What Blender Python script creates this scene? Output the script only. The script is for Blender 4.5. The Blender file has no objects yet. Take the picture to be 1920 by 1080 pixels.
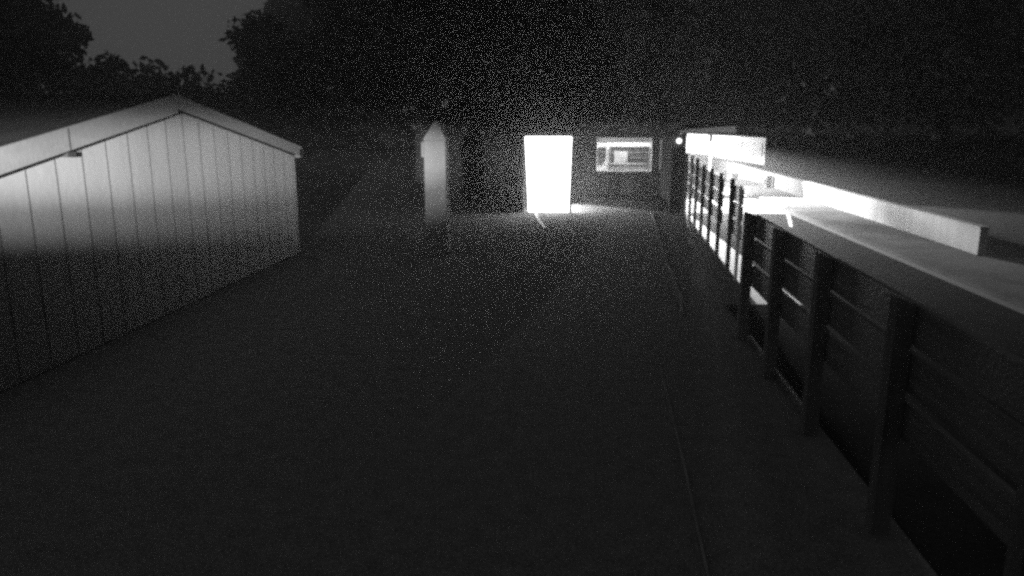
import bpy, bmesh, math, random
from mathutils import Vector, Matrix
random.seed(7)
S = bpy.context.scene
COL = S.collection
R = math.radians

# ------------------------------------------------------------------ camera
cam_d = bpy.data.cameras.new("camera")
cam = bpy.data.objects.new("camera", cam_d)
COL.objects.link(cam)
cam.location = (0, 0, 2.33)
pitch, yaw = R(12.485), R(4.784)
cam.rotation_euler = (R(90) - pitch, 0, yaw)
cam_d.sensor_width = 36.0
cam_d.lens = 36.0 * 1400 / 1920
cam_d.clip_start = 0.05
cam_d.clip_end = 2000
S.camera = cam

# ------------------------------------------------------------------ world
w = bpy.data.worlds.new("World")
S.world = w
w.use_nodes = True
nt = w.node_tree
nt.nodes.clear()
sky = nt.nodes.new("ShaderNodeTexSky")
sky.sky_type = 'NISHITA'
sky.sun_disc = False
sky.sun_elevation = R(2)
sky.sun_rotation = R(180)
bw = nt.nodes.new("ShaderNodeRGBToBW")
mx = nt.nodes.new("ShaderNodeMath"); mx.operation = 'MULTIPLY'; mx.inputs[1].default_value = 0.003
ad = nt.nodes.new("ShaderNodeMath"); ad.operation = 'ADD'; ad.inputs[1].default_value = 0.061
bg = nt.nodes.new("ShaderNodeBackground")
bg.inputs[1].default_value = 1.0
wo = nt.nodes.new("ShaderNodeOutputWorld")
nt.links.new(sky.outputs[0], bw.inputs[0])
nt.links.new(bw.outputs[0], mx.inputs[0])
nt.links.new(mx.outputs[0], ad.inputs[0])
nt.links.new(ad.outputs[0], bg.inputs[0])
nt.links.new(bg.outputs[0], wo.inputs[0])

S.view_settings.view_transform = 'Standard'
S.view_settings.look = 'None'
S.view_settings.exposure = 0
S.view_settings.gamma = 1
S.render.engine = 'CYCLES'
S.cycles.use_denoising = False          # keeps the grain a night camera has
S.cycles.max_bounces = 4
S.cycles.volume_bounces = 1
S.cycles.sample_clamp_indirect = 0.8
S.cycles.sample_clamp_direct = 5.0
S.cycles.use_adaptive_sampling = False
S.cycles.pixel_filter_type = 'BLACKMAN_HARRIS'
S.cycles.filter_width = 3.0


def lamp(name, kind, loc, energy, radius=0.05, target=None, spot=None, blend=0.5):
    d = bpy.data.lights.new(name, kind)
    d.energy = energy
    d.color = (1, 1, 1)
    if kind in ('POINT', 'SPOT'):
        d.shadow_soft_size = radius
    if kind == 'AREA':
        d.size = radius
    if spot:
        d.spot_size = R(spot)
        d.spot_blend = blend
    o = bpy.data.objects.new(name, d)
    COL.objects.link(o)
    o.location = loc
    if target is not None:
        o.rotation_euler = (Vector(target) - Vector(loc)).to_track_quat('-Z', 'Y').to_euler()
    return o


def beam_lamp(name, loc, azimuth, elev, half_h, half_v, energy, radius, blend):
    """spot with a wide, flat beam (as a shielded floodlight throws)"""
    a_, e_ = R(azimuth), R(elev)
    d = Vector((math.sin(a_) * math.cos(e_), math.cos(a_) * math.cos(e_), math.sin(e_)))
    o = lamp(name, 'SPOT', loc, energy, radius, Vector(loc) + d, 2 * half_h, blend)
    o.scale = (1, math.tan(R(half_v)) / math.tan(R(half_h)), 1)
    return o


# the security lamp beside the camera that lights barn gable and pillar
beam_lamp("security_light", (-1.5, -2.5, 2.45), -16, -2.7, 18, 3.1, 35000, 0.04, 1.0)
beam_lamp("security_spill_light", (-1.5, -2.5, 2.45), -15.5, -3.5, 20.5, 4.8, 19000, 0.04, 1.0)
# inferred yard floodlight, then unseen fill lights added to brighten the yard
beam_lamp("yard_floodlight_light", (3.58, 25.5, 1.9), 169, -24, 52, 21.5, 25000, 0.08, 0.25)
beam_lamp("canopy_fill_light", (3.68, 27.2, 1.9), 95, -34, 62, 24, 4500, 0.08, 0.3)
beam_lamp("far_fill_light", (5.0, 40.0, 1.75), 82, -12, 66, 16, 6500, 0.08, 0.3)
beam_lamp("end_fill_light", (4.6, 46.0, 1.7), 76, -9, 72, 14, 8000, 0.08, 0.3)
beam_lamp("mid_fill_light", (4.5, 33.0, 1.85), 92, -32, 66, 22, 4500, 0.08, 0.3)
# ceiling lamp of the room behind the window
lamp("room_light", 'AREA', (1.4, 23.1, 2.1), 95, 0.7, (1.4, 23.3, 0))

# ------------------------------------------------------------------ materials
MATS = {}


def mat(name, v, var=0.25, scale=6.0, rough=0.85, bump=0.0, bscale=40.0, fine=0.0, streak=None, spec=0.3):
    m = bpy.data.materials.new(name)
    m.use_nodes = True
    t = m.node_tree
    b = t.nodes["Principled BSDF"]
    b.inputs["Roughness"].default_value = rough
    b.inputs["Specular IOR Level"].default_value = spec
    tc = t.nodes.new("ShaderNodeTexCoord")
    mp = t.nodes.new("ShaderNodeMapping")
    t.links.new(tc.outputs["Object"], mp.inputs[0])
    if streak:
        mp.inputs["Scale"].default_value = streak
    n = t.nodes.new("ShaderNodeTexNoise")
    n.inputs["Scale"].default_value = scale
    n.inputs["Detail"].default_value = 8
    n.inputs["Roughness"].default_value = 0.65
    t.links.new(mp.outputs[0], n.inputs["Vector"])
    mr = t.nodes.new("ShaderNodeMapRange")
    mr.inputs[1].default_value = 0.3
    mr.inputs[2].default_value = 0.7
    mr.inputs[3].default_value = v * (1 - var)
    mr.inputs[4].default_value = v * (1 + var)
    t.links.new(n.outputs[0], mr.inputs[0])
    out = mr.outputs[0]
    if fine:
        f = t.nodes.new("ShaderNodeTexNoise")
        f.inputs["Scale"].default_value = 55
        f.inputs["Detail"].default_value = 3
        t.links.new(tc.outputs["Object"], f.inputs["Vector"])
        fr = t.nodes.new("ShaderNodeMapRange")
        fr.inputs[1].default_value = 0.35
        fr.inputs[2].default_value = 0.65
        fr.inputs[3].default_value = 1 - fine
        fr.inputs[4].default_value = 1 + fine
        t.links.new(f.outputs[0], fr.inputs[0])
        mu = t.nodes.new("ShaderNodeMath"); mu.operation = 'MULTIPLY'
        t.links.new(out, mu.inputs[0]); t.links.new(fr.outputs[0], mu.inputs[1])
        out = mu.outputs[0]
    t.links.new(out, b.inputs["Base Color"])
    if bump:
        bn = t.nodes.new("ShaderNodeTexNoise")
        bn.inputs["Scale"].default_value = bscale
        bn.inputs["Detail"].default_value = 4
        t.links.new(tc.outputs["Object"], bn.inputs["Vector"])
        bp = t.nodes.new("ShaderNodeBump")
        bp.inputs["Strength"].default_value = bump
        bp.inputs["Distance"].default_value = 0.02
        t.links.new(bn.outputs[0], bp.inputs["Height"])
        t.links.new(bp.outputs[0], b.inputs["Normal"])
    MATS[name] = m
    return m


def emit(name, v, strength):
    m = bpy.data.materials.new(name)
    m.use_nodes = True
    b = m.node_tree.nodes["Principled BSDF"]
    b.inputs["Base Color"].default_value = (v, v, v, 1)
    b.inputs["Emission Color"].default_value = (1, 1, 1, 1)
    b.inputs["Emission Strength"].default_value = strength
    return m


M_GROUND = mat("yard_gravel", 0.135, 0.2, 7, 0.95, 0.6, 60, fine=0.35, spec=0)
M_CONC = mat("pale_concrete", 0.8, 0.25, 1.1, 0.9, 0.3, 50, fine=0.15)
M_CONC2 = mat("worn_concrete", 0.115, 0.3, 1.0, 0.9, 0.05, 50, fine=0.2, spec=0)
M_YARD = mat("yard_dirt", 0.018, 0.4, 0.9, 0.95, 0.08, 40, fine=0.3, spec=0)
M_STRIP = mat("dark_strip", 0.02, 0.2)
M_WHITE = mat("white_paint", 0.72, 0.16, 1.6, 0.6, 0.1, 30, streak=(1, 1, 0.15))
M_WHITEW = mat("limewashed_wall", 0.145, 0.34, 2.2, 0.8, 0.2, 30, streak=(1.4, 1.4, 0.1))
M_CLAD = mat("pale_cladding", 0.135, 0.14, 1.5, 0.55, 0.15, 12, streak=(1, 1, 0.25))
M_CLADD = mat("dark_seam", 0.03, 0.2)
M_BARGE = mat("barge_board_paint", 0.085, 0.25, 2.5, 0.7, 0.15, 25, streak=(1, 0.25, 1))
M_CLADG = mat("grey_gutter", 0.05, 0.2, spec=0.1)
M_ROOF = mat("roof_sheet", 0.012, 0.3, 3, 0.9, spec=0)
M_BOARD = mat("fence_board_timber", 0.16, 0.3, 3, 0.38, 0.2, 30, streak=(1, 0.2, 3))
M_POST = mat("creosoted_post", 0.06, 0.3, 6, 0.85, 0.3, 40, streak=(1, 1, 0.2))
M_NPOST = mat("weathered_near_post", 0.10, 0.35, 6, 0.9, 0.4, 40, streak=(1, 1, 0.15), spec=0.1)
M_NBOARD = mat("weathered_near_board", 0.115, 0.35, 4, 0.42, 0.3, 40, streak=(1, 0.15, 4))
M_PALEPOST = mat("pale_post", 0.6, 0.2, 6, 0.8)
M_DARK = mat("dark_stained_board", 0.022, 0.35, 2.2, 0.85, 0.2, 30, streak=(2, 2, 0.2), spec=0)
M_DARKM = mat("dark_metal", 0.05, 0.2, 6, 0.5)
M_BOX = mat("dark_box_card", 0.025, 0.5, 9, 0.8)
M_GREY = mat("grey_enamel", 0.17, 0.12, 5, 0.5)
M_PILLAR = mat("rendered_pillar", 0.14, 0.12, 4, 0.85, 0.3, 40)
M_LEAF = mat("leaf", 0.07, 0.35, 2, 0.8)
M_BARK = mat("bark", 0.05, 0.4, 6, 0.95, 0.6, 20)
M_SOIL = mat("bed_planting", 0.012, 0.5, 8, 0.95, spec=0)
M_EDGE = mat("edging_stone", 0.20, 0.5, 3, 0.9, spec=0)
M_GLOW = emit("lit_frosted_glass", 0.8, 12.0)
M_GLOWS = emit("lit_side_glass", 0.8, 30.0)
M_LAMP = emit("lamp_glass", 0.8, 2.0)
M_DIMGLASS = mat("dim_glass", 0.08, 0.4, 5, 0.15, spec=0.6)
M_FRAME = mat("window_frame_paint", 0.22, 0.15, 5, 0.5)
M_BLIND = mat("roller_blind", 0.30, 0.1, 5, 0.9)


# ------------------------------------------------------------------ helpers
class MB:
    def __init__(s):
        s.b = bmesh.new()

    def box(s, x0, x1, y0, y1, z0, z1):
        m = Matrix.Translation(((x0 + x1) / 2, (y0 + y1) / 2, (z0 + z1) / 2)) @ Matrix.Diagonal((abs(x1 - x0), abs(y1 - y0), abs(z1 - z0), 1))
        bmesh.ops.create_cube(s.b, size=1, matrix=m)
        return s

    def hexa(s, p):        # 8 points: bottom 4 (ccw), top 4
        v = [s.b.verts.new(q) for q in p]
        for f in ((3, 2, 1, 0), (4, 5, 6, 7), (0, 1, 5, 4), (1, 2, 6, 5), (2, 3, 7, 6), (3, 0, 4, 7)):
            s.b.faces.new([v[i] for i in f])
        return s

    def prism(s, pts, a, b, axis='x'):   # pts 2-D polygon extruded along axis from a to b
        def P(q, t):
            return {'x': (t, q[0], q[1]), 'y': (q[0], t, q[1]), 'z': (q[0], q[1], t)}[axis]
        A = [s.b.verts.new(P(q, a)) for q in pts]
        B = [s.b.verts.new(P(q, b)) for q in pts]
        n = len(pts)
        s.b.faces.new(A); s.b.faces.new(B[::-1])
        for i in range(n):
            s.b.faces.new((A[i], B[i], B[(i + 1) % n], A[(i + 1) % n]))
        return s

    def beam(s, p, q, wd, h):     # horizontal-ish board from p to q, width wd (sideways), height h, p/q = centre line
        p, q = Vector(p), Vector(q)
        d = q - p; L = d.length
        side = Vector((d.y, -d.x, 0)).normalized() * wd / 2
        up = Vector((0, 0, h / 2))
        s.hexa([p - side - up, p + side - up, q + side - up, q - side - up,
                p - side + up, p + side + up, q + side + up, q - side + up])
        return s

    def cyl(s, c, r0, r1, z0, z1, n=16):
        m = Matrix.Translation((c[0], c[1], (z0 + z1) / 2))
        bmesh.ops.create_cone(s.b, cap_ends=True, segments=n, radius1=r0, radius2=r1, depth=z1 - z0, matrix=m)
        return s

    def build(s, name, m, parent=None, bevel=0.0):
        if bevel:
            bmesh.ops.bevel(s.b, geom=list(s.b.edges), offset=bevel, segments=1, affect='EDGES')
        bmesh.ops.recalc_face_normals(s.b, faces=list(s.b.faces))
        me = bpy.data.meshes.new(name)
        s.b.to_mesh(me); s.b.free()
        me.materials.append(m)
        o = bpy.data.objects.new(name, me)
        COL.objects.link(o)
        if parent:
            o.parent = parent
            o.matrix_parent_inverse = Matrix.Translation(-parent.location)
        return o


def tag(o, label=None, cat=None, group=None, kind=None):
    if label: o["label"] = label
    if cat: o["category"] = cat
    if group: o["group"] = group
    if kind: o["kind"] = kind
    return o


def thing(name, loc, label, cat, group=None):
    o = bpy.data.objects.new(name, None)
    o.empty_display_size = 0.2
    o.location = loc
    COL.objects.link(o)
    return tag(o, label, cat, group)


# ------------------------------------------------------------------ the setting
g = MB(); g.box(-60, 70, -8, 75, -0.3, 0)
tag(g.build("ground", M_GROUND), kind="structure")
g = MB(); g.prism([(1.93, 1.0), (5.58, 1.0), (5.58, 19.85), (3.0, 19.85), (3.0, 9.7), (1.98, 9.7)], 0.002, 0.008, "z")
tag(g.build("yard", M_YARD), kind="structure")
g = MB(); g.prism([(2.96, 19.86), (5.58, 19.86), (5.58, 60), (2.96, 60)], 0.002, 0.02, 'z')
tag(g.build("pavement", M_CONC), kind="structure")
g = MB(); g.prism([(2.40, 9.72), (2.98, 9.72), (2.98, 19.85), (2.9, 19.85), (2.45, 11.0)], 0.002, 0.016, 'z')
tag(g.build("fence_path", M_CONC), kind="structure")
g = MB(); g.prism([(5.72, 1), (14, 1), (14, 13.0), (6.98, 13.3), (6.98, 60), (5.72, 60)], -0.05, 0.08, 'z')
tag(g.build("raised_path", M_CONC2), kind="structure")
g = MB(); g.prism([(7.16, 13.35), (69, 13.35), (69, 74), (7.16, 74)], 0.002, 0.012, "z")
tag(g.build("field", mat("darkened_turf", 0.03, 0.3, 3, 0.95, 0.3, 40, spec=0)), kind="structure")  # turf colour darkened to keep the ground beyond the wall in shade
g = MB(); g.box(5.58, 5.72, 1, 60, -0.04, 0.012)
tag(g.build("kerb_strip", M_STRIP), kind="structure")  # narrow dark strip along the raised path's edge


# stone edging strips beside the walk
def edging(pts, label, wd=0.035, h=0.035, m=None):
    b = MB()
    for p, q in zip(pts, pts[1:]):
        p, q = Vector((p[0], p[1], h / 2)), Vector((q[0], q[1], h / 2))
        q = q - (q - p).normalized() * 0.01
        b.beam(p, q, wd, h)
    tag(b.build("path_edging", m or M_EDGE), label, "edging strip", "pale edging strips set in the yard")


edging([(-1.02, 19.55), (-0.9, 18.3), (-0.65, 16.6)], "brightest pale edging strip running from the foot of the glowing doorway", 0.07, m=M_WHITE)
edging([(-0.71, 16.2), (-0.78, 14.9)], "short pale edging piece angled left, just in front of the doorway strip", 0.03)
edging([(-0.14, 19.5), (-0.09, 18.0)], "short pale edging strip at the right corner of the glowing doorway", 0.05)
edging([(2.03, 19.85), (1.8, 16.2), (1.61, 13.35), (1.45, 10.0), (1.34, 9.1)], "long pale edging strip left of the far fence posts", 0.045)
edging([(0.90, 8.2), (0.88, 7.93), (0.83, 6.03), (0.79, 4.83), (0.75, 4.0), (0.70, 2.6)], "long faint edging strip in the dark foreground yard", 0.012, 0.012)
edging([(-1.05, 13.1), (-0.86, 11.4), (-0.71, 9.8)], "faint edging strip in the dark middle of the yard, left of centre", 0.02)

# ------------------------------------------------------------------ main dark building
BY = 22.4
bd = thing("stable_building", (-0.6, BY, 0), "long dark low building with a lit window right of the glowing doorway", "building")
wl = MB()
WX0, WX1, WZ0, WZ1 = 0.62, 2.22, 0.92, 1.90
wl.box(-4.2, WX0, BY, BY + 0.12, 0, 2.3)
wl.box(WX1, 3.0, BY, BY + 0.12, 0, 2.3)
wl.box(WX0, WX1, BY, BY + 0.12, 0, WZ0)
wl.box(WX0, WX1, BY, BY + 0.12, WZ1, 2.3)
wl.box(-4.2, -4.08, BY + 0.12, 27.4, 0, 2.3)
wl.box(2.88, 3.0, BY + 0.12, 27.4, 0, 2.3)
wl.box(-4.2, 3.0, 27.4, 27.52, 0, 2.3)
x = -4.17
while x < 2.4:
    if not (WX0 - 0.06 < x < WX1 + 0.04) and not (-1.45 < x < -0.05):
        wl.box(x, x + 0.03, BY - 0.018, BY + 0.02, 0.02, 2.28)
    x += 0.22
wl.build("wall", M_DARK, bd)
rf = MB(); rf.hexa([(-4.5, 21.95, 2.28), (3.2, 21.95, 2.28), (3.2, 27.9, 2.95), (-4.5, 27.9, 2.95),
                    (-4.5, 21.95, 2.36), (3.2, 21.95, 2.36), (3.2, 27.9, 3.03), (-4.5, 27.9, 3.03)])
rf.build("roof", M_ROOF, bd)
# room lining
rl = MB()
rl.box(0.2, 2.75, 24.2, 24.26, 0.0, 2.2)
rl.box(0.14, 0.2, BY + 0.13, 24.26, 0, 2.2)
rl.box(2.75, 2.81, BY + 0.13, 24.26, 0, 2.2)
rl.box(0.14, 2.81, BY + 0.13, 24.26, 2.2, 2.26)
rl.box(0.2, 2.75, BY + 0.13, 24.2, 0.0, 0.03)
rl.build("room_lining", M_WHITE, bd)
wn = MB()
F = 0.035
wn.box(WX0, WX1, BY - 0.02, BY + 0.06, WZ0, WZ0 + F)
wn.box(WX0, WX1, BY - 0.02, BY + 0.06, WZ1 - F * .4, WZ1)
wn.box(WX0, WX0 + F * .4, BY - 0.02, BY + 0.06, WZ0 + F, WZ1 - F * .4)
wn.box(WX1 - F * .4, WX1, BY - 0.02, BY + 0.06, WZ0 + F, WZ1 - F * .4)
win = wn.build("window", M_WHITE, bd)
sl = MB(); sl.box(WX0 - 0.03, WX1 + 0.03, BY - 0.08, BY - 0.021, WZ0 - 0.03, WZ0 + 0.002)
sl.build("sill", M_DARK, win)
bl = MB(); bl.box(WX0 + 0.02, WX1 - 0.02, BY + 0.07, BY + 0.085, WZ1 - 0.14, WZ1 - 0.002)
bl.build("roller_blind", M_BLIND, bd)

# dim second window, right
dw = MB()
dw.box(2.44, 2.50, BY - 0.06, BY - 0.02, 1.0, 1.86)
dw.box(2.50, 2.84, BY - 0.06, BY - 0.02, 1.72, 1.86)
dw.build("door_frame", M_FRAME, bd)
dg = MB(); dg.box(2.50, 2.84, BY - 0.05, BY - 0.02, 0.05, 1.72)
dd = dg.build("door", M_DIMGLASS, bd)
dg = MB(); dg.box(2.56, 2.62, BY - 0.065, BY - 0.051, 0.9, 1.02)
dg.build("handle", M_DARKM, dd)

# glazed porch blazing with light
po = thing("lit_porch", (-0.66, 19.7, 0), "glazed porch doorway blazing white against the dark building", "porch")
b = MB(); b.hexa([(-1.21, 19.70, 0.03), (-0.15, 19.70, 0.03), (-0.15, 19.73, 0.03), (-1.21, 19.73, 0.03),
                  (-1.31, 19.70, 1.98), (-0.10, 19.70, 1.98), (-0.10, 19.73, 1.98), (-1.31, 19.73, 1.98)])  # top widened, lens bloom put into the pane's shape
b.build("glass_door", M_GLOW, po)
b = MB(); b.box(-0.13, -0.11, 19.78, 21.9, 0.06, 0.7)
b.build("side_pane", M_GLOWS, po)
b = MB()
b.box(-1.40, -0.09, 19.74, 22.38, 2.0, 2.07)
b.box(-1.42, -1.36, 19.74, 22.38, 0, 1.99)
b.box(-0.15, -0.09, 19.735, 19.775, 0, 1.99)
b.build("frame", M_DARK, po)
b = MB(); b.box(-1.24, -0.13, 19.60, 19.69, 0, 0.025)
b.build("threshold", M_WHITE, po)

# dark planted bed against the wall (its front runs towards the fence)
pb = MB()
pb.prism([(-0.02, 22.36), (2.48, 22.3), (2.49, 20.3), (2.2, 20.46), (1.2, 21.25)], 0.0, 0.22, 'z')
pbo = pb.build("raised_bed", M_SOIL)
tag(pbo, "dark raised bed filling the foot of the wall under the lit window", "planter")


def shrub_mesh(name, n, fn, size, m=None, parent=None):
    """many leaf-sized faces; fn() gives a random point in the crown"""
    b = bmesh.new()
    for i in range(n):
        c = Vector(fn())
        u = Vector((random.gauss(0, 1), random.gauss(0, 1), random.gauss(0, 1))).normalized()
        v = u.cross(Vector((random.gauss(0, 1), random.gauss(0, 1), random.gauss(0, 1)))).normalized()
        s = size * random.uniform(0.6, 1.3)
        p = [c + u * s, c + v * s * 0.55, c - u * s, c - v * s * 0.55]
        b.faces.new([b.verts.new(q) for q in p])
    me = bpy.data.meshes.new(name)
    b.to_mesh(me); b.free()
    me.materials.append(m or M_LEAF)
    o = bpy.data.objects.new(name, me)
    COL.objects.link(o)
    if parent: o.parent = parent
    return o


# pier at the right end of the building, with bulkhead lamp
pr = MB(); pr.box(2.51, 2.86, 20.0, 22.25, 0, 2.0)
tag(pr.build("brick_pier", M_DARK), "dark projecting pier at the building's right end, below the round lamp", "pier")
bl = thing("bulkhead_lamp", (2.66, 20.0, 1.86), "small round glowing bulkhead lamp high on the dark pier", "lamp")
b = MB(); b.box(2.49, 2.84, 19.955, 19.998, 1.70, 2.03); b.build("back_plate", M_GREY, bl)
b = MB()
bmesh.ops.create_uvsphere(b.b, u_segments=20, v_segments=12, radius=0.07, matrix=Matrix.Translation((2.66, 19.92, 1.87)) @ Matrix.Diagonal((1, .6, 1, 1)))
b.build("globe", M_LAMP, bl)

# canopy to the right, with a hanging fitting
cn = thing("lean_to_canopy", (3.9, 24.0, 0), "sloping pale-edged canopy jutting out right of the dark building", "canopy")
b = MB(); b.hexa([(3.02, 24.0, 2.045), (4.92, 24.0, 2.01), (4.92, 24.04, 2.01), (3.02, 24.04, 2.045),
                  (3.02, 24.0, 2.10), (4.92, 24.0, 2.235), (4.92, 24.04, 2.235), (3.02, 24.04, 2.10)])
b.build("fascia", M_WHITE, cn)
b = MB(); b.hexa([(3.02, 24.05, 2.08), (4.9, 24.05, 2.15), (4.9, 28.0, 2.25), (3.02, 28.0, 2.18),
                  (3.02, 24.05, 2.10), (4.9, 24.05, 2.22), (4.9, 28.0, 2.32), (3.02, 28.0, 2.20)])
b.build("roof_panel", M_ROOF, cn)
for px in (3.1, 4.82):
    b = MB(); b.box(px, px + 0.06, 27.8, 27.86, 0.02, 2.17 if px < 4 else 2.23); b.build("post", M_PALEPOST, cn)
hl = thing("hanging_hook", (4.16, 24.1, 2.1), "thin drop wire with a small dark hook hanging below the canopy", "hook")
b = MB(); b.cyl((4.16, 24.1), 0.011, 0.011, 1.66, 2.07, 6); b.build("wire", M_DARKM, hl)
b = MB()
b.beam((4.16, 24.1, 1.64), (4.06, 24.1, 1.64), 0.05, 0.05)
b.beam((4.055, 24.1, 1.60), (4.0, 24.1, 1.60), 0.06, 0.06)
b.beam((4.16, 24.1, 1.60), (4.20, 24.1, 1.60), 0.04, 0.05)
b.build("hook_block", M_DARKM, hl)
fl = thing("floodlight", (3.58, 25.6, 2.0), "yard floodlight fixed up under the canopy roof", "floodlight")
b = MB(); b.box(3.48, 3.68, 25.62, 25.70, 1.86, 2.02); b.build("housing", M_DARKM, fl)
b = MB(); b.box(3.56, 3.60, 25.64, 25.68, 2.025, 2.13); b.build("bracket", M_DARKM, fl)

# ------------------------------------------------------------------ white walls on the right
lw = thing("low_white_wall", (7.1, 25, 0.08), "long low white wall running towards the camera behind the raised path", "wall")
b = MB(); b.box(7.0, 7.14, 13.45, 45, 0.08, 0.545); b.build("wall_face", M_WHITEW, lw)
b = MB(); b.box(6.985, 7.155, 13.44, 45, 0.547, 0.575); b.build("coping", M_WHITEW, lw)
wb = thing("white_outbuilding", (8.0, 43, 0), "white outbuilding standing beyond the low wall, floodlit", "building")
A = Vector((8.75, 36.0, 0)); B = Vector((7.0, 52.0, 0))
dn = Vector((B.y - A.y, -(B.x - A.x), 0)).normalized()   # pointing right (away)


def slab(p, q, z0, z1, th, off=0.0):
    p = p + dn * off; q = q + dn * off
    r = dn * th
    return [(*p.xy, z0), (*(p + r).xy, z0), (*(q + r).xy, z0), (*q.xy, z0), (*p.xy, z1), (*(p + r).xy, z1), (*(q + r).xy, z1), (*q.xy, z1)]


b = MB(); b.hexa(slab(A, B, 0.42, 1.64, 3.0)); b.build("wall", M_WHITE, wb)
b = MB(); b.hexa(slab(A, B, 0.0, 0.41, 2.9, 0.08)); b.build("shade_base", M_DARK, wb)  # dark base stands in for the shade below the white wall
b = MB(); b.hexa([Vector(q) + Vector((A.x - B.x, A.y - B.y, 0)).normalized() * 0.03 for q in slab(A, A + (B - A) * 0.0015, 0.42, 1.7, 3.0)]); b.build("shaded_end", M_DARK, wb)  # end face coloured dark to stand for its unlit side
b = MB(); b.hexa(slab(A, B, 1.65, 1.70, 2.8, 0.1)); b.build("roof", M_ROOF, wb)
b = MB()
for t in (0.02, 0.2):
    p = A + (B - A) * t; q = A + (B - A) * (t + 0.13)
    b.hexa(slab(p, q, 0.75, 1.4, 0.02, -0.03))
b.build("shutter", M_WHITEW, wb)

# objects on the raised path
bk = thing("bucket", (6.35, 30.6, 0.08), "small dark bucket standing on the floodlit raised path", "bucket")
b = MB(); b.cyl((6.35, 30.6), 0.09, 0.13, 0.08, 0.36, 14); b.build("pail", M_DARKM, bk)
b = MB()
for i in range(8):
    a0, a1 = math.pi * i / 8, math.pi * (i + 1) / 8
    b.beam((6.35 + .13 * math.cos(a0), 30.6, .36 + .10 * math.sin(a0)), (6.35 + .13 * math.cos(a1), 30.6, .361 + .10 * math.sin(a1)), .012, .012)
b.build("handle", M_DARKM, bk)
cn2 = MB(); cn2.cyl((6.02, 30.9), 0.05, 0.05, 0.08, 0.40, 12); cn2.cyl((6.02, 30.9), 0.02, 0.02, 0.40, 0.47, 8)
tag(cn2.build("flask", M_DARKM), "slim dark flask standing on the raised path left of the bucket", "flask")
cr = MB(); cr.box(6.70, 6.90, 27.1, 27.4, 0.08, 0.5); cr.box(6.64, 6.70, 27.15, 27.35, 0.2, 0.4)
tag(cr.build("feed_bin", M_GREY, bevel=0.01), "small grey bin standing against the low white wall", "bin")
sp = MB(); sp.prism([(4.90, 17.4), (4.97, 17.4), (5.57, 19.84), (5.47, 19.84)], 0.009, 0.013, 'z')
tag(sp.build("light_edge_strip", M_WHITE), kind="structure")  # pale strip stands in for the edge of the floodlit ground

# ------------------------------------------------------------------ fences
BOARDS = ((1.14, 1.37), (0.88, 1.10), (0.60, 0.82))


def fx(y):        # far fence line
    return 2.87 + (2.42 - 2.87) * (19.95 - y) / (19.95 - 10.94)


ff = thing("board_fence", (fx(16), 16, 0), "tall far board fence with dark posts, brightly lit through its gaps", "fence")
ys = [19.80, 18.45, 17.25, 16.0, 14.7, 13.4, 12.1]
for i, y in enumerate(ys):
    h = 1.56 if i < 3 else 1.47
    b = MB(); b.box(fx(y) - 0.03, fx(y) + 0.03, y - 0.035, y + 0.035, 0, h)
    tag(b.build("post", M_POST, ff))
b = MB(); b.box(fx(11.3) - 0.012, fx(11.3) + 0.03, 11.28, 11.34, 0, 1.42)
tag(b.build("post", M_PALEPOST, ff), "slim pale end post")
bays = [(ys[i], ys[i + 1]) for i in range(5)] + [(12.1, 11.35)]
for y0, y1 in bays:
    for z0, z1 in BOARDS:
        j = random.uniform(-.008, .008)
        b = MB(); b.beam((fx(y0) + 0.05, y0 - 0.01, (z0 + z1) / 2 + j), (fx(y1) + 0.05, y1 + 0.01, (z0 + z1) / 2 + j), 0.03, z1 - z0)
        b.build("board", M_BOARD, ff)


def nx(y):
    return 1.775 + 0.017 * (y - 3)


nf = thing("board_fence", (nx(5), 5, 0), "near board fence in the right foreground with thick dark posts, faintly lit", "fence")
ny = [8.1, 6.83, 5.52, 4.12, 2.75, 1.4]
for y in ny:
    b = MB(); b.prism([(nx(y) - 0.05, 0), (nx(y) + 0.05, 0), (nx(y) + 0.05, 1.37), (nx(y) - 0.05, 1.41)], y - 0.05, y + 0.05, 'y')
    b.build("post", M_NPOST, nf)
for y0, y1 in zip(ny, ny[1:]):
    for z0, z1 in BOARDS:
        j = random.uniform(-.006, .006); k = random.uniform(-.006, .006)
        b = MB(); b.beam((nx(y0) + 0.075, y0 - 0.01, (z0 + z1) / 2 + j), (nx(y1) + 0.075, y1 + 0.01, (z0 + z1) / 2 + k), 0.035, z1 - z0)
        b.build("board", M_NBOARD, nf)
b = MB(); b.beam((nx(8.0) + 0.07, 8.0, 0.04), (nx(5.55) + 0.07, 5.55, 0.04), 0.03, 0.06)
b.build("kick_rail", M_NBOARD, nf)

# ------------------------------------------------------------------ barn with gable towards the yard
BX = -5.0; Y0, YP, Y1 = 5.0, 9.1, 13.15
def rz(y): return 2.50 - 0.185 * abs(y - YP)
bn = thing("barn", (-8, 9, 0), "pale clad barn with a low gable and upright seams, left of the yard", "barn")
b = MB(); b.prism([(Y0, 0), (Y1, 0), (Y1, rz(Y1)), (YP, rz(YP)), (Y0, rz(Y0))], -12, BX - 0.03, 'x')
b.build("wall_frame", M_CLADD, bn)
b = MB()
y = 6.484 - 0.41 * 4
seams = []
while y < Y1 + 0.3:
    a, c = max(y, Y0), min(y + 0.4095, Y1)
    if Y0 < y < Y1: seams.append(y)
    if c - a > 0.03:
        if a < YP < c:
            pts = [(a, 0.02), (c, 0.02), (c, rz(c)), (YP, rz(YP)), (a, rz(a))]
        else:
            pts = [(a, 0.02), (c, 0.02), (c, rz(c)), (a, rz(a))]
        b.prism([(min(max(p[0], a - 0.001), c + 0.001), p[1]) for p in pts], BX - 0.029, BX, 'x')
    y += 0.41
b.build("cladding", M_CLAD, bn)
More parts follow.
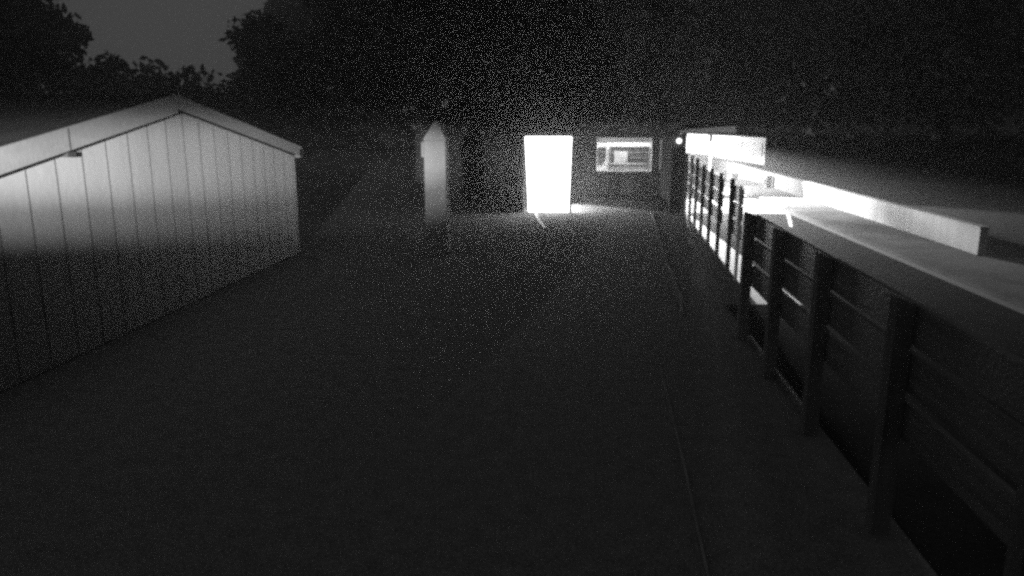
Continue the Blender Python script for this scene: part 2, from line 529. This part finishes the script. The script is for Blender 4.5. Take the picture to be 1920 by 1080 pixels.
for y in seams:
    b = MB(); b.box(BX + 0.0005, BX + 0.003, y - 0.007, y + 0.007, 0.03, rz(y) - 0.02)
    b.build("seam_strip", M_CLADD, bn)
b = MB()
OV = 0.35
def oz(y): return 2.64 - 0.183 * abs(y - YP)
for s in (-1, 1):
    ye = YP + s * (4.1 + 0.12)
    b.hexa([(-12.3, YP, oz(YP) - .03), (-4.935, YP, oz(YP) - .03), (-4.935, ye, oz(ye) - .03), (-12.3, ye, oz(ye) - .03),
            (-12.3, YP, oz(YP) + .03), (-4.935, YP, oz(YP) + .03), (-4.935, ye, oz(ye) + .03), (-12.3, ye, oz(ye) + .03)])
b.build("roof", M_ROOF, bn)
for (ya, yb) in ((4.6, 7.0), (7.001, 9.1), (9.1, 13.27)):
    b = MB()
    H = 0.22 if ya < 9 else 0.17
    b.hexa([(-4.93, ya, oz(ya) - H + .03), (-4.90, ya, oz(ya) - H + .03), (-4.90, yb, oz(yb) - H + .03), (-4.93, yb, oz(yb) - H + .03),
            (-4.93, ya, oz(ya) + .03), (-4.90, ya, oz(ya) + .03), (-4.90, yb, oz(yb) + .03), (-4.93, yb, oz(yb) + .03)])
    b.build("barge_board", M_BARGE, bn)
b = MB(); b.box(-4.899, -4.895, 6.985, 7.01, oz(7) - 0.185, oz(7) + 0.025)
b.build("joint_strip", M_CLADD, bn)
b = MB(); b.box(-4.995, -4.93, 7.0, 7.12, 2.0, 2.05)
b.build("bracket", M_DARK, bn)
b = MB(); b.box(-4.99, -4.90, 13.16, 13.3, 1.72, 1.87)
b.build("gutter_end", M_CLADG, bn)

# pillar
pl = thing("gate_pillar", (-2.47, 13.3, 0), "tall pale square pillar with a pointed cap standing alone in the dark", "pillar")
b = MB(); b.box(-2.67, -2.28, 13.2, 13.6, 0, 2.03); b.build("shaft", M_PILLAR, pl, bevel=0.012)
b = MB(); b.prism([(-2.68, 2.032), (-2.26, 2.032), (-2.40, 2.30), (-2.46, 2.36), (-2.52, 2.28)], 13.19, 13.6, 'y'); b.build("cap", M_PILLAR, pl)
b = MB(); b.box(-2.72, -2.671, 13.22, 13.45, 1.73, 2.0); b.build("hinge_block", M_PILLAR, pl, bevel=0.012)

# security lamp post just outside the view, carrying the light that falls on barn and pillar
sl = thing("security_lamp", (-1.5, -2.75, 0), "security lamp on a slim dark pole behind the camera", "lamp")
b = MB(); b.cyl((-1.5, -2.75), 0.03, 0.03, 0, 2.5, 10); b.build("pole", M_DARKM, sl)
b = MB(); b.box(-1.59, -1.41, -2.7, -2.6, 2.36, 2.54); b.build("lamp_head", M_DARKM, sl)

# ------------------------------------------------------------------ window room contents
sh1 = MB()
for z in (1.10, 1.27, 1.43):
    sh1.box(1.64, 2.28, 23.98, 24.18, z - 0.02, z - 0.002)
sh1.box(1.10, 2.28, 23.98, 24.18, 1.59, 1.605)
sh1.box(2.28, 2.30, 23.98, 24.18, 1.08, 1.605)
sh1.box(1.08, 1.10, 23.98, 24.18, 1.08, 1.605)
for z in (1.10, 1.27, 1.43):
    sh1.box(1.10, 1.19, 23.98, 24.18, z - 0.02, z - 0.002)
sh1.box(1.19, 1.21, 24.0, 24.18, 1.08, 1.42)
sh1.box(1.62, 1.64, 24.0, 24.18, 1.08, 1.42)
sh1.box(1.19, 1.64, 23.98, 24.18, 1.41, 1.428)
tag(sh1.build("shelf_unit", M_GREY), "wide wall shelf of dark boxes seen through the lit window", "shelf")
sh2 = MB()
for z in (1.22, 1.45):
    sh2.box(0.70, 0.95, 23.98, 24.18, z - 0.015, z)
sh2.box(0.95, 0.965, 23.98, 24.18, 1.2, 1.60)
tag(sh2.build("shelf_unit", M_GREY), "narrow wall shelf of dark boxes at the left side of the lit window", "shelf")
proto = MB(); proto.box(-0.5, 0.5, -0.08, 0.08, 0, 1); pme = proto.build("storage_box", M_BOX)
ordn = ["first", "second", "third", "fourth", "fifth", "sixth"]


def sbox(x0, x1, z0, h, label, first=[True]):
    o = pme if first[0] else pme.copy()
    if not first[0]: COL.objects.link(o)
    first[0] = False
    o.location = ((x0 + x1) / 2, 24.07, z0)
    o.scale = (x1 - x0, 1, h)
    tag(o, label, "box", "dark boxes on the shelves behind the window")


xs = [1.11, 1.33, 1.56, 1.80, 2.04, 2.27]
for i in range(5):
    sbox(xs[i] + .008, xs[i + 1] - .012, 1.43, 0.13, f"dark box, {ordn[i]} from the left on the wide shelf's top row")
for r, (z, nm) in enumerate(((1.27, "middle"), (1.10, "bottom"))):
    sbox(1.115, 1.18, z, 0.12, f"slim dark box left of the pale cabinet on the {nm} row")
    for i, (a, c) in enumerate(((1.65, 1.85), (1.87, 2.06), (2.08, 2.27))):
        sbox(a + .006 * r, c, z, 0.115 + .01 * ((i + r) % 2), f"dark box, {ordn[i]} right of the pale cabinet on the {nm} row")
sbox(0.72, 0.94, 1.45, 0.12, "dark box on the upper row of the narrow shelf at the window's left")
sbox(0.72, 0.94, 1.22, 0.19, "taller dark box on the lower row of the narrow shelf at the window's left")
cb = thing("cabinet", (1.42, 23.9, 0), "pale grey upright cabinet between the dark boxes behind the window", "cabinet")
b = MB(); b.box(1.20, 1.62, 23.78, 23.97, 0.03, 1.46); b.build("body", M_GREY, cb)
b = MB(); b.box(1.215, 1.605, 23.765, 23.779, 0.06, 1.44); dr = b.build("door", M_GREY, cb)
b = MB(); b.box(1.56, 1.575, 23.745, 23.764, 0.8, 1.2); b.build("handle", M_DARKM, dr)
ct = thing("counter", (1.7, 23.4, 0), "long grey counter under the shelves behind the window", "counter")
b = MB(); b.box(1.08, 2.16, 23.50, 23.77, 1.07, 1.10); b.build("worktop", M_GREY, ct)
b = MB(); b.box(1.10, 2.14, 23.53, 23.76, 0.03, 1.068); b.build("cupboard", M_GREY, ct)

# ------------------------------------------------------------------ trees
crowns = []


def tree(x, y, h, r, zb, label, n=5200, leaf=0.22, squash=1.0):
    t = thing("tree", (x, y, 0), label, "tree", "trees standing round the yard")
    rnd = random.Random(int(x * 10 + y * 77))
    b = MB()
    b.cyl((0, 0), 0.22 + r * .02, 0.12, 0, zb + (h - zb) * .6, 9)
    o = b.build("trunk", M_BARK); o.parent = t
    b = MB()
    cl = []
    for i in range(int(34 + r * 11)):
        a = rnd.uniform(0, 2 * math.pi); u = rnd.random() ** 0.45
        zc = rnd.uniform(zb + .4, h - .5)
        f = math.sin(math.pi * min(1, max(0.12, (zc - zb) / (h - zb) * .82 + .12))) ** 0.6
        cl.append((Vector((math.cos(a) * u * r * f * .85, math.sin(a) * u * r * f * .85 * squash, zc)), rnd.uniform(.45, .95) * min(1.6, .34 * r + .25)))
    for c, rr in cl[:9]:
        s = Vector((0, 0, zb * .8 + rnd.random()))
        d = c - s
        side = Vector((0.05, 0, 0)); sy = Vector((0, 0.05, 0))
        b.hexa([s - side - sy, s + side - sy, s + side + sy, s - side + sy,
                c - side * .3 - sy * .3, c + side * .3 - sy * .3, c + side * .3 + sy * .3, c - side * .3 + sy * .3])
    o = b.build("limb", M_BARK); o.parent = t

    def fn():
        c, rr = random.choice(cl)
        v = Vector((random.gauss(0, 1), random.gauss(0, 1), random.gauss(0, 1))).normalized()
        return c + v * rr * random.random() ** 0.4
    o = shrub_mesh("crown", n, fn, leaf); o.parent = t


tree(-26.3, 29, 14, 7.2, 1.2, "big dark tree at the far left edge, beyond the barn roof", 26000, .22)
tree(-31.0, 33, 15, 7.0, 1.0, "second big dark tree, cut by the left edge of the view", 26000, .24)
tree(-20.1, 30, 5.2, 2.6, .2, "low bushy tree above the left slope of the barn roof", 5000, .18)
tree(-16.6, 31, 4.5, 3.0, .2, "lowest round bush under the patch of grey night sky", 5000, .18)
tree(-12.9, 32, 6.6, 2.5, .6, "small tree at the lower right edge of the grey sky patch", 6000, .17)
tree(-6.1, 30, 13.5, 5.5, 3.2, "broad tall tree right of the grey sky patch", 26000, .22)
tree(0.8, 31, 12, 5.2, 1.0, "tall tree rising behind the dark building's roof", 20000, .22)
tree(9.0, 58, 16, 7.0, 1.0, "distant tree beyond the white outbuilding", 8000, .4)
tree(15.5, 34, 13, 5.8, 3.0, "tall tree beyond the low white wall, right of the outbuilding", 20000, .22)
tree(24.0, 31, 12, 6.0, 3.0, "dark tree at the far right edge of the view", 20000, .22)


def wood_pt():
    x = random.uniform(-60, 60)
    y = random.uniform(62, 70)
    lim = 17 + 3 * math.sin(x * .35) + 1.5 * math.sin(x * 1.3)
    a = (x / y + 0.47) / 0.11
    if a < 1:
        lim = 4.0 + .8 * math.sin(x * .9) + max(0, a) ** 0.8 * 11
    return (x, y, random.uniform(0, lim))


tag(shrub_mesh("woodland", 30000, wood_pt, 0.8), "dark far-off wood closing the view behind the yard", "woodland", kind="stuff")

# ------------------------------------------------------------------ haze: added thin volume, its glow standing in for lens bloom
hz = MB(); hz.box(-64, 74, -12, 79, -1.4, 24)
hm = bpy.data.materials.new("haze")
hm.use_nodes = True
t = hm.node_tree
t.nodes.clear()
ho = t.nodes.new("ShaderNodeOutputMaterial")
pv = t.nodes.new("ShaderNodeVolumePrincipled")
pv.inputs["Color"].default_value = (0.9, 0.9, 0.9, 1)
pv.inputs["Density"].default_value = 0.0075
pv.inputs["Anisotropy"].default_value = 0.86
t.links.new(pv.outputs[0], ho.inputs["Volume"])
tag(hz.build("haze", hm), "thin added haze giving the lamps a lens-like glow", "haze", kind="stuff")
